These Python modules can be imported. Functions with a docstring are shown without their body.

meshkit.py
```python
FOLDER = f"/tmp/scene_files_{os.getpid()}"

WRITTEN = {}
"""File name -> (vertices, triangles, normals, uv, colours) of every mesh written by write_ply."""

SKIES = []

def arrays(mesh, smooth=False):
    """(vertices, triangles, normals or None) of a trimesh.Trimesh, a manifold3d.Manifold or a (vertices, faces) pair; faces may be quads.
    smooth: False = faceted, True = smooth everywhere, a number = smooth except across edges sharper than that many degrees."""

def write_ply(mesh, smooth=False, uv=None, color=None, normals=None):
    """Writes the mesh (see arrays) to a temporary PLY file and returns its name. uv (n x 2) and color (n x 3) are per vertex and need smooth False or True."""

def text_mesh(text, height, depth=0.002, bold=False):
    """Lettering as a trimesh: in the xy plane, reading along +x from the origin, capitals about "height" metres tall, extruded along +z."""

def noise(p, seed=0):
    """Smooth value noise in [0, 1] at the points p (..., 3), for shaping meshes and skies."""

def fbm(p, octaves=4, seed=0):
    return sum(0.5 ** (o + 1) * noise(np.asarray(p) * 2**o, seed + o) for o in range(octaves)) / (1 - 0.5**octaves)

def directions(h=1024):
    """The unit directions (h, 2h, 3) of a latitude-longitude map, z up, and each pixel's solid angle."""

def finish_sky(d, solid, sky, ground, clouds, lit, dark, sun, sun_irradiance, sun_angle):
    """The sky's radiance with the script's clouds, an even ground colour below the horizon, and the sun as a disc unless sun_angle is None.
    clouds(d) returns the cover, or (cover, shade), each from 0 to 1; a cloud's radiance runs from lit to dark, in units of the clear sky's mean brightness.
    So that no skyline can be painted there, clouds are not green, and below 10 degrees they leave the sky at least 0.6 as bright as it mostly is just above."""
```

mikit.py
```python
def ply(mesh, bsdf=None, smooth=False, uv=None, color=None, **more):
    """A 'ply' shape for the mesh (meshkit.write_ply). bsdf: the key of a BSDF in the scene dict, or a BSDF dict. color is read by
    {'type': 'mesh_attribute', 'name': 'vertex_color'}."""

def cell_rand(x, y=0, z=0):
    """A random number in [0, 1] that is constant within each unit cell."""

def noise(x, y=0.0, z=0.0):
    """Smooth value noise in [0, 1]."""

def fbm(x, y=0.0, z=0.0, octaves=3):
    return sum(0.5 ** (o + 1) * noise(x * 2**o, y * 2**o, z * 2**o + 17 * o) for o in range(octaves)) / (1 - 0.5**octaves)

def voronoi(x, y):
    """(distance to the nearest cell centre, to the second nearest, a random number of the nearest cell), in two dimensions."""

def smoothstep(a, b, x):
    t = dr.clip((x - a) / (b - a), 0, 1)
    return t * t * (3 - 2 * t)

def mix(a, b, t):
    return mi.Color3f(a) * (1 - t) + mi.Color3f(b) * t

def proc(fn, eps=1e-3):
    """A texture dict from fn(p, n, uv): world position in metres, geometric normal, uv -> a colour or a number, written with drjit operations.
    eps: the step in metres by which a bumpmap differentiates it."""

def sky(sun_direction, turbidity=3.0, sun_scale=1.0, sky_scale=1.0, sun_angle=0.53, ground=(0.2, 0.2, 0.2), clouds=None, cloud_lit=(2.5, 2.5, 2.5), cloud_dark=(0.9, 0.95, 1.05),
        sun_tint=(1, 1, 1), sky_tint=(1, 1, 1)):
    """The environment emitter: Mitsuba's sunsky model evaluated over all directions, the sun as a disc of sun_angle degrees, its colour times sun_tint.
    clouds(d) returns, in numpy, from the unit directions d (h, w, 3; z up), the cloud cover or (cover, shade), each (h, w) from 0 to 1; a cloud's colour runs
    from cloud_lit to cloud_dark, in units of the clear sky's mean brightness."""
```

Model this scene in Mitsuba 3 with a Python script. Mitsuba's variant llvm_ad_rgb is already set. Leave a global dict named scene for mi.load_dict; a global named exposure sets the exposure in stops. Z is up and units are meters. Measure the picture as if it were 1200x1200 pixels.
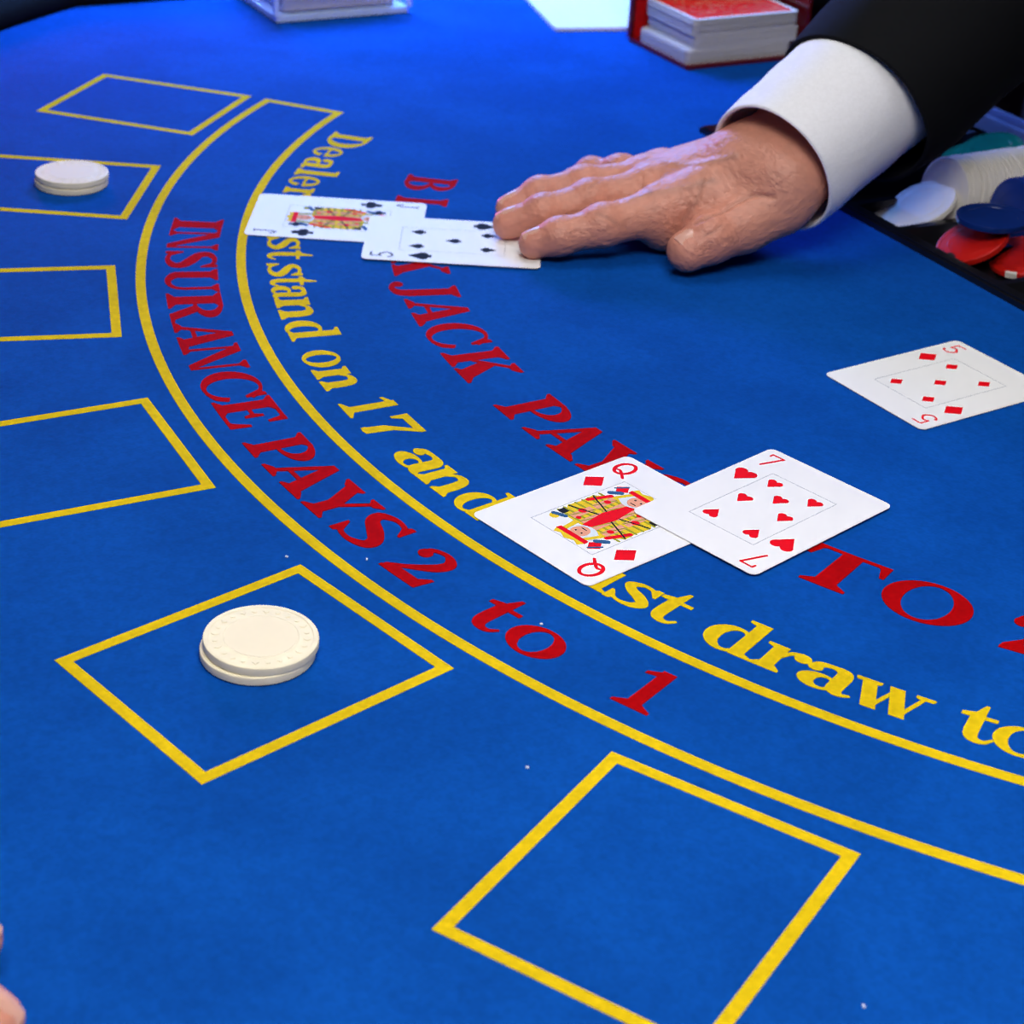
import math, numpy as np, trimesh, mitsuba as mi, mikit, meshkit
import drjit as dr
import shapely.geometry as sg, shapely.ops as so, shapely.affinity as sa
from mikit import proc, noise, fbm, mix, smoothstep

T = mi.ScalarTransform4f
scene, labels = {}, {}
V = lambda *a: np.array(a, float)

# ---------------- camera, light, exposure (table felt is z = 0, metres) ----------------
CAM_H, PITCH, ROLL, FOCAL = 0.36449, 0.510983, 0.063926, 2205.37
_fwd = V(0, math.cos(PITCH), -math.sin(PITCH)); _up0 = V(0, math.sin(PITCH), math.cos(PITCH))
_up = math.cos(ROLL)*_up0-math.sin(ROLL)*V(1, 0, 0)
scene['camera'] = {'type': 'thinlens', 'fov': math.degrees(2*math.atan(600/FOCAL)), 'fov_axis': 'x', 'near_clip': 0.02, 'far_clip': 50.0,
                   'aperture_radius': 0.0018, 'focus_distance': 0.74,
                   'to_world': T().look_at(origin=[0, 0, CAM_H], target=(V(0, 0, CAM_H)+_fwd).tolist(), up=_up.tolist())}
exposure = 0.0
# lamps: name, centre, aim, width, length, radiance
LAMPS = [('pendant_lamp', (0.08, .18, .80), (0.10, .24, 0), .45, .45, (14.6, 13.9, 13.2)),
         ('pendant_lamp_001', (0.05, 1.05, 1.0), (0.05, 1.05, 0), .45, .45, (5.2, 5.3, 5.6)),
         ('pendant_lamp_002', (-0.18, 1.66, .36), (-0.17, 1.62, 0), .34, .26, (4.5, 13.5, 42.0)),  # added unseen panel, set low so its blue falls off quickly
         ('pendant_lamp_003', (-0.75, 2.30, 0.36), (-0.33, 1.13, 0), .20, .20, (26.0, 2.0, 18.0))]  # added unseen lamp, placed where it mirrors violet sheen off the felt

# ---------------- helpers ----------------
E30, E120 = V(math.cos(math.pi/6), .5), V(-.5, math.cos(math.pi/6))
C0 = V(0.36901, 0.97595)                          # centre of the printed arcs
def at(u, w, z=0.0):
    """A point given along the dealer's axis (u, away from the players) and along the straight table edge (w)."""
    p = C0+E30*u+E120*w
    return V(p[0], p[1], z)
FRAME = np.eye(4); FRAME[:3, 0] = [*E30, 0]; FRAME[:3, 1] = [*E120, 0]; FRAME[:3, 3] = [*C0, 0]

def tag(key, label=None, category=None, group=None, kind=None):
    d = {k: v for k, v in (('label', label), ('category', category), ('group', group), ('kind', kind)) if v}
    if d: labels[key] = d
def put(key, mesh, mat, smooth=30, m=None, **kw):
    d = mikit.ply(mesh, mat, smooth=smooth, **kw)
    if m is not None: d['to_world'] = T(np.asarray(m, float).tolist())
    scene[key] = d
    return d
USED = {}
def number(name):
    n = USED.get(name, 0); USED[name] = n+1
    return name if n == 0 else f'{name}_{n:03d}'
def cat(ms): return trimesh.util.concatenate(ms)
def box(sx, sy, sz, c=(0, 0, 0), bevel=0.0):
    if bevel <= 0:
        b = trimesh.creation.box((sx, sy, sz)); b.apply_translation(c); return b
    b = bevel; pts = []
    for x in (-1, 1):
        for y in (-1, 1):
            for z in (-1, 1):
                X, Y, Z = x*sx/2, y*sy/2, z*sz/2
                pts += [(X-x*b, Y, Z-z*b*.3), (X, Y-y*b, Z-z*b*.3), (X-x*b, Y-y*b, Z), (X-x*b*.3, Y-y*b*.3, Z-z*b), (X, Y-y*b, Z-z*b), (X-x*b, Y, Z-z*b)]
    h = trimesh.convex.convex_hull(np.array(pts)); h.apply_translation(c)
    return h
def flat(g, z0, z1):
    """A slab of the outline g between two heights."""
    out = []
    for p in getattr(g, 'geoms', [g]):
        if p.geom_type == 'Polygon' and p.area > 1e-9:
            q = trimesh.creation.extrude_polygon(p, z1-z0, engine='earcut'); q.apply_translation((0, 0, z0)); out.append(q)
    return cat(out)
def lathe(profile, n=64):
    return trimesh.creation.revolve(np.array(profile, float), sections=n)
def basis(zdir, xhint=(1, 0, 0)):
    z = np.asarray(zdir, float); z = z/np.linalg.norm(z)
    x = np.asarray(xhint, float); x = x-z*(x@z); x = x/np.linalg.norm(x)
    return np.c_[x, np.cross(z, x), z]
def pose(p, zdir=(0, 0, 1), xhint=(1, 0, 0)):
    m = np.eye(4); m[:3, :3] = basis(zdir, xhint); m[:3, 3] = p
    return m

# ---------------- materials ----------------
def mat(key, color, rough=.5, spec=.5, metallic=0.0, **kw):
    scene[key] = {'type': 'twosided', 'b': {'type': 'principled', 'base_color': color if isinstance(color, dict) else {'type': 'rgb', 'value': list(color)}, 'roughness': rough, 'specular': spec, 'metallic': metallic, **kw}}
def felt_fn(base, dark, light, grain=.3):
    def fn(p, n, uv):
        f = fbm(p.x*26, p.y*26, 0, 3); g = noise(p.x*900, p.y*900, 3)*.5+noise(p.x*380, p.y*380, 7)*.5
        c = mix(dark, light, smoothstep(.25, .75, f))
        return mi.Color3f(base)*c*(1-grain+2*grain*g)
    return proc(fn)
mat('m_felt', felt_fn((.0022, .063, .325), (.9, .92, .93), (1.12, 1.08, 1.07), .14), .75, .025)
mat('m_yellow', felt_fn((.66, .47, .006), (.95, .95, .95), (1.05, 1.05, 1.05), .12), .8, .03)
mat('m_red', felt_fn((.37, .001, .002), (.95, .95, .95), (1.05, 1.05, 1.05), .12), .8, .03)
mat('m_card', (.79, .80, .81), .5, .2)
mat('m_card_edge', proc(lambda p, n, uv: mi.Color3f(.62, .60, .57)*(.72+.4*noise(p.z*2600, (p.x+p.y)*12, 0))), .7, .3)
mat('m_ink_red', (.74, .004, .012), .7, .05)
mat('m_ink_black', (.012, .014, .018), .7, .05)
mat('m_ink_grey', (.45, .48, .52), .7, .05)
mat('m_ink_yellow', (.72, .52, .02), .7, .05)
mat('m_ink_olive', (.30, .30, .02), .7, .05)
mat('m_ink_pink', (.72, .33, .22), .7, .05)
mat('m_ink_blue', (.03, .10, .24), .7, .05)
mat('m_ink_white', (.62, .70, .76), .7, .05)
mat('m_ink_orange', (.75, .25, .08), .7, .05)
mat('m_card_back', proc(lambda p, n, uv: mix((.80, .02, .02), (.85, .18, .12), smoothstep(.55, .7, noise(p.x*420, p.y*420, 5)))), .35, .5)
mat('m_ivory', proc(lambda p, n, uv: mi.Color3f(.83, .77, .57)*(.95+.1*noise(p.x*300, p.y*300, p.z*300))), .55, .15)
mat('m_ivory_inlay', (.82, .75, .56), .6, .12)
mat('m_chip_white', (.72, .70, .66), .5, .25)
mat('m_chip_blue', (.006, .035, .27), .3, .5)
mat('m_chip_navy', (.004, .02, .14), .15, .7)
mat('m_chip_red', (.48, .008, .004), .4, .35)
mat('m_chip_green', (.01, .26, .16), .2, .6)
mat('m_tray', (.006, .006, .008), .18, .5)
mat('m_rail', proc(lambda p, n, uv: mi.Color3f(.005, .005, .006)*(.8+.4*noise(p.x*500, p.y*500, p.z*500))), .8, .08)
mat('m_wood', proc(lambda p, n, uv: mix((.05, .02, .01), (.12, .05, .02), fbm(p.x*4, p.y*40, p.z*40, 3))), .4, .4)
mat('m_red_acrylic', (.55, .006, .006), .12, .6)
mat('m_red_shaded', (.10, .003, .004), .15, .6)  # same red acrylic as above, with its shade put into the colour
mat('m_paper', (.82, .83, .84), .4, .4)
mat('m_blue_sheen', (.30, .36, .62), .35, .5, .3)  # tray strips: bluish reflection put into the base colour
mat('m_jacket', proc(lambda p, n, uv: mi.Color3f(.0034, .0038, .0052)*(.7+.6*noise(p.x*1500, p.y*1500, p.z*1500))), .85, .15)
mat('m_cuff', proc(lambda p, n, uv: mi.Color3f(.80, .81, .85)*(.96+.08*noise(p.x*900, p.y*900, p.z*900))), .75, .2)
mat('m_skin', {'type': 'mesh_attribute', 'name': 'vertex_color'}, .46, .42)
scene['m_skin'] = {'type': 'twosided', 'b': {'type': 'bumpmap', 'arbitrary': proc(lambda p, n, uv: fbm(p.x*420, p.y*420, p.z*420, 2)*.7+noise(p.x*1300, p.y*1300, p.z*1300)*.3, 2e-4), 'scale': .0009, 'b': scene['m_skin']['b']}}
mat('m_nail', (.66, .36, .28), .25, .5)
mat('m_lint', (.6, .65, .75), .9, .1)
mat('m_carpet', proc(lambda p, n, uv: mix((.02, .008, .012), (.05, .02, .03), noise(p.x*60, p.y*60, 0))), .95, .1)
mat('m_wall', (.03, .03, .035), .8, .2)
mat('m_lamp', (.05, .05, .05), .4, .5)
scene['m_clear'] = {'type': 'thindielectric', 'int_ior': 1.49, 'ext_ior': 1.0}
mat('m_edge_glow', (.55, .68, .92), .25, .6)  # light caught in clear acrylic edges, given as a pale blue colour
mat('m_pack_side', proc(lambda p, n, uv: mi.Color3f(.60, .58, .58)*(.85+.2*noise(p.z*1500, (p.x+p.y)*12, 0))), .6, .3)
# ---------- serif lettering, drawn as outlines (cap height 1, y up) ----------
def poly(*p): return sg.Polygon(p).buffer(0)
def rect(x0, y0, x1, y1): return sg.box(x0, y0, x1, y1)
def curve(pts, n=10):
    """Catmull-Rom through rows of (x, y, width)."""
    p = np.array(pts, float); q = np.vstack([2*p[0]-p[1], p, 2*p[-1]-p[-2]]); out = []
    for i in range(1, len(q)-2):
        t = np.linspace(0, 1, n, endpoint=False)[:, None]
        a, b, c, d = q[i-1], q[i], q[i+1], q[i+2]
        out.append(.5*(2*b+(c-a)*t+(2*a-5*b+4*c-d)*t**2+(3*b-a-3*c+d)*t**3))
    return np.vstack(out+[p[-1:]])
def stroke(pts, n=8, smooth=True):
    c = curve(pts, n) if smooth else np.array(pts, float)
    disc = [sg.Point(x, y).buffer(max(w, .004)/2, 5) for x, y, w in c]
    return so.unary_union([sg.MultiPoint(list(a.exterior.coords)+list(b.exterior.coords)).convex_hull for a, b in zip(disc, disc[1:])])
def ell(cx, cy, rx, ry, n=40):
    a = np.linspace(0, 2*np.pi, n, endpoint=False)
    return sg.Polygon(np.c_[cx+rx*np.cos(a), cy+ry*np.sin(a)])
def foot(x0, x1, s=.12, y=0, d=1):
    """A bracketed slab serif under (d=1) or over (d=-1) a stem from x0 to x1."""
    return poly((x0-s, y), (x0-s, y+.05*d), (x0, y+.15*d), (x1, y+.15*d), (x1+s, y+.05*d), (x1+s, y))
def stem(x0, x1, y0=0, y1=1, s=.12, lo=1, hi=1):
    return U(rect(x0, y0, x1, y1), *([foot(x0, x1, s, y0)] if lo else []), *([foot(x0, x1, s, y1, -1)] if hi else []))
def U(*g): return so.unary_union(g)
def ring(cx, cy, rx, ry, ix, iy, dx=0, dy=0): return ell(cx, cy, rx, ry).difference(ell(cx+dx, cy+dy, ix, iy))
def diag(xa, ya, xb, yb, w): return poly((xa-w/2, ya), (xa+w/2, ya), (xb+w/2, yb), (xb-w/2, yb))
def bowl(x0, xr, y0, y1, th, thin):
    """The right-hand half of a ring, for B, D, P, R."""
    o = ell(x0, (y0+y1)/2, xr-x0, (y1-y0)/2); i = ell(x0, (y0+y1)/2, xr-x0-th, (y1-y0)/2-thin)
    return o.difference(i).intersection(rect(x0, y0, xr+1, y1))
def n_shape(x0, w=.62, h=.68):
    s = .2
    return U(rect(x0, 0, x0+s, h), foot(x0, x0+s, .07), poly((x0-.08, h), (x0-.08, h-.06), (x0, h-.1), (x0+s, h-.1), (x0+s, h)),
             stroke([(x0+s-.02, h-.24, .04), (x0+s+.08, h-.08, .09), (x0+w-.16, h-.08, .17), (x0+w-.1, h-.26, .2), (x0+w-.1, .1, .2)]), rect(x0+w-.2, 0, x0+w, .3), foot(x0+w-.2, x0+w, .07))
def glyph(ch):
    if ch == 'I': return stem(.14, .38)
    if ch == 'N': return U(rect(.13, 0, .2, .97), foot(.13, .2, .11), poly((0, 1), (.34, 1), (.92, 0), (.74, 0), (.13, .9), (0, .95)), rect(.85, 0, .92, 1), foot(.85, .92, .12, 1, -1))
    if ch == 'S': return U(stroke([(.66, .76, .05), (.58, .9, .08), (.36, .945, .1), (.16, .82, .17), (.2, .64, .2), (.42, .5, .24), (.6, .34, .21), (.6, .16, .17), (.38, .05, .1), (.16, .1, .08), (.08, .26, .05)]),
                           poly((.62, 1), (.7, 1), (.7, .68), (.66, .68), (.54, .88)), poly((.04, 0), (.12, 0), (.2, .12), (.08, .34), (.04, .34)))
    if ch == 'U': return U(rect(.12, .3, .35, 1), foot(.12, .35, .11, 1, -1), stroke([(.235, .36, .23), (.26, .18, .21), (.48, .06, .12), (.7, .14, .09), (.78, .34, .08), (.78, .6, .08)]), rect(.74, .4, .82, 1), foot(.74, .82, .11, 1, -1))
    if ch == 'R': return U(stem(.12, .36), bowl(.36, .82, .46, 1, .22, .07), rect(.3, .93, .4, 1), rect(.3, .46, .4, .53), poly((.4, .5), (.62, .5), (.84, .08), (.98, .05), (.98, 0), (.66, 0)))
    if ch == 'A': return U(poly((.42, 1), (.56, 1), (.86, .05), (.6, .05), (.43, .74), (.21, .05), (.12, .05)), rect(.26, .28, .66, .36), foot(.12, .2, .13), foot(.62, .86, .12))
    if ch == 'C': return U(ring(.46, .5, .46, .51, .29, .44, .05).difference(poly((.5, .5), (1.1, .86), (1.1, .2))), poly((.74, .98), (.82, .98), (.84, .62), (.78, .62), (.66, .86)), stroke([(.6, .03, .06), (.78, .12, .06), (.86, .28, .05)]))
    if ch == 'E': return U(stem(.12, .36), rect(.3, .93, .78, 1), rect(.3, 0, .8, .07), rect(.3, .48, .58, .55), poly((.58, 1), (.8, 1), (.8, .68), (.74, .68), (.68, .9)), poly((.56, 0), (.84, 0), (.86, .36), (.8, .36), (.7, .1)), poly((.54, .36), (.6, .36), (.6, .68), (.54, .68), (.5, .55), (.5, .48)))
    if ch == 'P': return U(stem(.12, .36), bowl(.36, .86, .42, 1, .24, .07), rect(.3, .93, .4, 1), rect(.3, .42, .4, .49))
    if ch == 'Y': return U(rect(.38, 0, .62, .45), foot(.38, .62, .13), poly((.08, .97), (.36, .97), (.6, .5), (.62, .4), (.38, .4)), poly((.8, .97), (.89, .97), (.62, .42), (.52, .42)), foot(.1, .34, .12, 1, -1), foot(.8, .88, .12, 1, -1))
    if ch == 'B': return U(stem(.12, .36), bowl(.36, .8, .5, 1, .22, .06), bowl(.36, .88, 0, .56, .24, .07), rect(.3, .94, .4, 1), rect(.3, .5, .4, .56), rect(.3, 0, .4, .07))
    if ch == 'L': return U(stem(.12, .36), rect(.3, 0, .8, .07), poly((.54, 0), (.84, 0), (.86, .4), (.8, .4), (.7, .12)))
    if ch == 'K': return U(stem(.12, .36), diag(.34, .38, .82, .97, .1), foot(.76, .86, .12, 1, -1), poly((.42, .55), (.62, .68), (.95, .06), (.62, .06)), foot(.66, .92, .12))
    if ch == 'J': return U(rect(.34, .1, .58, 1), foot(.34, .58, .12, 1, -1), stroke([(.46, .2, .24), (.42, -.02, .2), (.24, -.12, .1), (.1, -.06, .12)]), ell(.1, .0, .1, .1))
    if ch == 'T': return U(rect(.36, 0, .62, 1), foot(.36, .62, .14), rect(.02, .93, .96, 1), poly((.0, 1), (.24, 1), (.12, .9), (.06, .68), (0, .68)), poly((.98, 1), (.74, 1), (.86, .9), (.92, .68), (.98, .68)))
    if ch == 'O': return ring(.5, .5, .5, .52, .27, .45)
    if ch == 'D': return U(stem(.1, .34), bowl(.34, .96, 0, 1, .26, .07), rect(.3, .93, .4, 1), rect(.3, 0, .4, .07))
    if ch == 't': return U(stroke([(.25, .62, .22), (.25, .2, .22), (.34, .07, .14), (.48, .06, .08), (.58, .16, .05)]), poly((.14, .6), (.36, .6), (.36, .95), (.3, .95), (.2, .74), (.0, .68), (0, .6)), rect(.02, .6, .56, .68))
    if ch == 'o': return ring(.36, .34, .36, .36, .17, .29)
    if ch == 'e': return U(ring(.36, .34, .36, .36, .18, .29).difference(poly((.36, .3), (.9, .36), (.9, .16), (.36, .3))), rect(.2, .33, .7, .39))
    if ch == 'a': return U(stroke([(.12, .5, .15), (.16, .6, .13), (.34, .64, .09), (.5, .56, .2), (.5, .3, .21), (.5, .12, .2), (.6, .04, .09), (.7, .08, .05)]), ring(.27, .19, .26, .2, .1, .13, .06), ell(.13, .5, .1, .09))
    if ch == 'l': return U(rect(.1, 0, .3, 1), foot(.1, .3, .09), poly((0, 1), (0, .94), (.1, .9), (.3, .9), (.3, 1)))
    if ch == 'r': return U(rect(.1, 0, .3, .68), foot(.1, .3, .1), poly((0, .68), (0, .62), (.1, .58), (.3, .58), (.3, .68)), stroke([(.28, .4, .05), (.36, .58, .08), (.5, .62, .12)]), ell(.53, .56, .12, .11))
    if ch == 'n': return n_shape(.1)
    if ch == 'm': return U(n_shape(.1, .56), n_shape(.46, .56))
    if ch == 'u': return U(stroke([(.2, .6, .2), (.2, .22, .2), (.3, .08, .14), (.48, .1, .07), (.58, .24, .06)]), rect(.1, .3, .3, .68), poly((0, .68), (0, .62), (.1, .58), (.3, .58), (.3, .68)), rect(.54, 0, .74, .68), poly((.44, .68), (.44, .62), (.54, .58), (.74, .58), (.74, .68)), poly((.6, 0), (.84, 0), (.84, .05), (.7, .12)))
    if ch == 's': return U(stroke([(.5, .54, .05), (.42, .62, .07), (.26, .65, .08), (.12, .54, .14), (.2, .42, .16), (.36, .33, .18), (.48, .2, .16), (.4, .07, .12), (.24, .03, .07), (.12, .08, .06), (.06, .18, .04)]), poly((.44, .7), (.52, .7), (.52, .46), (.48, .46), (.38, .6)), poly((.02, -.02), (.1, -.02), (.16, .08), (.06, .24), (.02, .24)))
    if ch == 'd': return U(ring(.34, .34, .34, .36, .16, .28, .05), rect(.48, .05, .69, 1), poly((.36, 1), (.36, .94), (.48, .9), (.69, .9), (.69, 1)), poly((.5, 0), (.82, 0), (.82, .05), (.69, .12), (.5, .12)))
    if ch == 'w': return U(diag(.2, .68, .4, 0, .22), diag(.62, .68, .4, 0, .07), diag(.6, .68, .8, 0, .22), diag(1.02, .68, .8, 0, .07), foot(.1, .3, .09, .68, -1).intersection(rect(0, .6, 2, 1)), foot(.98, 1.06, .1, .68, -1).intersection(rect(0, .6, 2, 1)))
    if ch == '1': return U(rect(.24, 0, .48, 1), foot(.24, .48, .2), poly((.48, 1), (.34, 1), (.04, .86), (.04, .8), (.26, .84)))
    if ch == '2': return U(stroke([(.14, .74, .18), (.18, .88, .1), (.42, .94, .1), (.62, .8, .2), (.56, .58, .2), (.3, .3, .11), (.08, .1, .09)]), ell(.16, .74, .12, .11), poly((.02, 0), (.76, 0), (.82, .34), (.76, .34), (.64, .2), (.2, .2), (.02, .06)))
    if ch == '7': return U(poly((.04, 1), (.78, 1), (.78, .92), (.52, .5), (.46, 0), (.24, 0), (.3, .42), (.6, .84), (.2, .84), (.1, .66), (.04, .66)), ell(.35, .06, .12, .08))
    if ch == '3': return U(stroke([(.12, .76, .16), (.2, .9, .1), (.42, .94, .1), (.58, .78, .19), (.46, .58, .1), (.32, .54, .08), (.5, .5, .1), (.66, .28, .22), (.46, .05, .11), (.2, .06, .1), (.08, .22, .16)]))
    if ch == '6': return U(ring(.38, .31, .36, .33, .16, .26), stroke([(.13, .34, .2), (.16, .66, .18), (.36, .92, .12), (.6, .98, .06)]))
GL = {}
def unit_glyph(ch):
    """The outline with its x range scaled to [0, 1]."""
    if ch not in GL:
        g = glyph(ch).buffer(0); x0, _, x1, _ = g.bounds
        GL[ch] = sa.affine_transform(g, [1/(x1-x0), 0, 0, 1, -x0/(x1-x0), 0])
    return GL[ch]

# ---------------- the room (dark, out of the frame) ----------------
FZ, CZ = -0.78, 1.9
for key, (s, c) in {'floor': ((7, 7, .05), (0, 1.2, FZ-.025)), 'ceiling': ((7, 7, .05), (0, 1.2, CZ+.025)), 'wall_back': ((7, .05, CZ-FZ), (0, 4.725, (CZ+FZ)/2)),
                    'wall_front': ((7, .05, CZ-FZ), (0, -2.325, (CZ+FZ)/2)), 'wall_left': ((.05, 7, CZ-FZ), (-3.525, 1.2, (CZ+FZ)/2)), 'wall_right': ((.05, 7, CZ-FZ), (3.525, 1.2, (CZ+FZ)/2))}.items():
    put(key, box(*s, c), 'm_carpet' if key == 'floor' else 'm_wall', False); tag(key, kind='structure')
for i, (key, c, aim, w, l, rad) in enumerate(LAMPS):
    d = V(*aim)-V(*c); m = pose(c, d, (1, 0, 0))
    put(key+'__housing', box(w+.04, l+.04, .06, (0, 0, -.035), .008), 'm_lamp', 30, m)
    put(key+'__diffuser', (np.array([[-w/2, -l/2, .002], [w/2, -l/2, .002], [w/2, l/2, .002], [-w/2, l/2, .002]]), np.array([[0, 1, 2, 3]])), 'm_lamp', False, m, emitter={'type': 'area', 'radiance': {'type': 'rgb', 'value': list(rad)}})
    top = V(*c)-d/np.linalg.norm(d)*.05
    rod = trimesh.creation.cylinder(.008, CZ-top[2], sections=12); rod.apply_translation((top[0], top[1], (CZ+top[2])/2)); put(key+'__rod', rod, 'm_lamp')
    tag(key, ['square white lamp hanging above the players side of the table', 'square white lamp hanging above the dealers hand', 'unseen blue lamp panel added low over the far end of the table', 'unseen violet lamp added beyond the left end of the table for felt sheen'][i], 'lamp')

# ---------------- the blackjack table ----------------
TB = 'blackjack_table'
R1, R2 = .5711, .5214                               # the two printed arcs
SIDE, BACK, ROUND = .680, .072, .80                  # half length, straight edge, round edge
def table_outline(grow=0.0):
    a = np.linspace(0, 2*np.pi, 240, endpoint=False)
    disc = sg.Polygon(np.c_[(ROUND+grow)*np.cos(a), (ROUND+grow)*np.sin(a)])
    return disc.intersection(sg.box(-2, -SIDE-grow, BACK, SIDE+grow))
def w2(g):
    """An outline given in the table's frame (u, w) -> world."""
    return sa.affine_transform(g, [E30[0], E120[0], E30[1], E120[1], C0[0], C0[1]])
TRAY_U0, TRAY_U1, TRAY_W0, TRAY_W1 = -.1425, .046, -.236, .287
hole = sg.box(TRAY_U0+.004, TRAY_W0+.004, TRAY_U1-.004, TRAY_W1-.004)
felt = w2(table_outline(.0).difference(hole))
put(TB+'__felt', flat(felt, -.004, 0), 'm_felt', False)
tag(TB+'__felt', 'blue felt playing surface')
put(TB+'__board', flat(w2(table_outline(.12).difference(hole)), -.04, -.0045), 'm_wood', False)
# padded rail: swept along the round edge and the two ends
path = [(BACK, SIDE), (-.42, SIDE)]
a0 = math.pi-math.asin(SIDE/ROUND)
path = [(BACK, SIDE)]+[(ROUND*math.cos(t), ROUND*math.sin(t)) for t in np.linspace(a0, 2*math.pi-a0, 90)]+[(BACK, -SIDE)]
def sweep(path, prof):
    p = np.array(path, float); t = np.gradient(p, axis=0); t /= np.linalg.norm(t, axis=1)[:, None]; n = np.c_[t[:, 1], -t[:, 0]]*-1
    if ((p[len(p)//2]+n[len(p)//2]*.1)**2).sum() < (p[len(p)//2]**2).sum(): n = -n
    k = len(prof); vs = np.array([[*(q+nn*o), z] for q, nn in zip(p, n) for o, z in prof])
    f = [[i*k+j, i*k+(j+1) % k, (i+1)*k+(j+1) % k, (i+1)*k+j] for i in range(len(p)-1) for j in range(k)]
    me = trimesh.Trimesh(vs, [x for q in f for x in ((q[0], q[1], q[2]), (q[0], q[2], q[3]))], process=False)
    caps = [[0, j, j+1] for j in range(1, k-1)]+[[(len(p)-1)*k, (len(p)-1)*k+j+1, (len(p)-1)*k+j] for j in range(1, k-1)]
    me = trimesh.Trimesh(vs, np.vstack([me.faces, caps]), process=False); me.fix_normals()
    return me
prof = [(.055+.055*math.cos(t), .006+.024*math.sin(t)) for t in np.linspace(0, 2*math.pi, 20, endpoint=False)]
put(TB+'__arm_rail', sweep(path, prof), 'm_rail', 40, FRAME); tag(TB+'__arm_rail', 'black padded arm rail')
ped = lathe([(0, FZ+.005), (.36, FZ+.005), (.36, FZ+.03), (.10, FZ+.07), (.08, FZ+.2), (.08, -.1), (.2, -.04), (0, -.04)], 32); ped.apply_translation(at(-.3, 0)); put(TB+'__pedestal', ped, 'm_wood')
tag(TB, 'blue felt blackjack table with yellow bet boxes, yellow arcs and red lettering', 'table')

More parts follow.
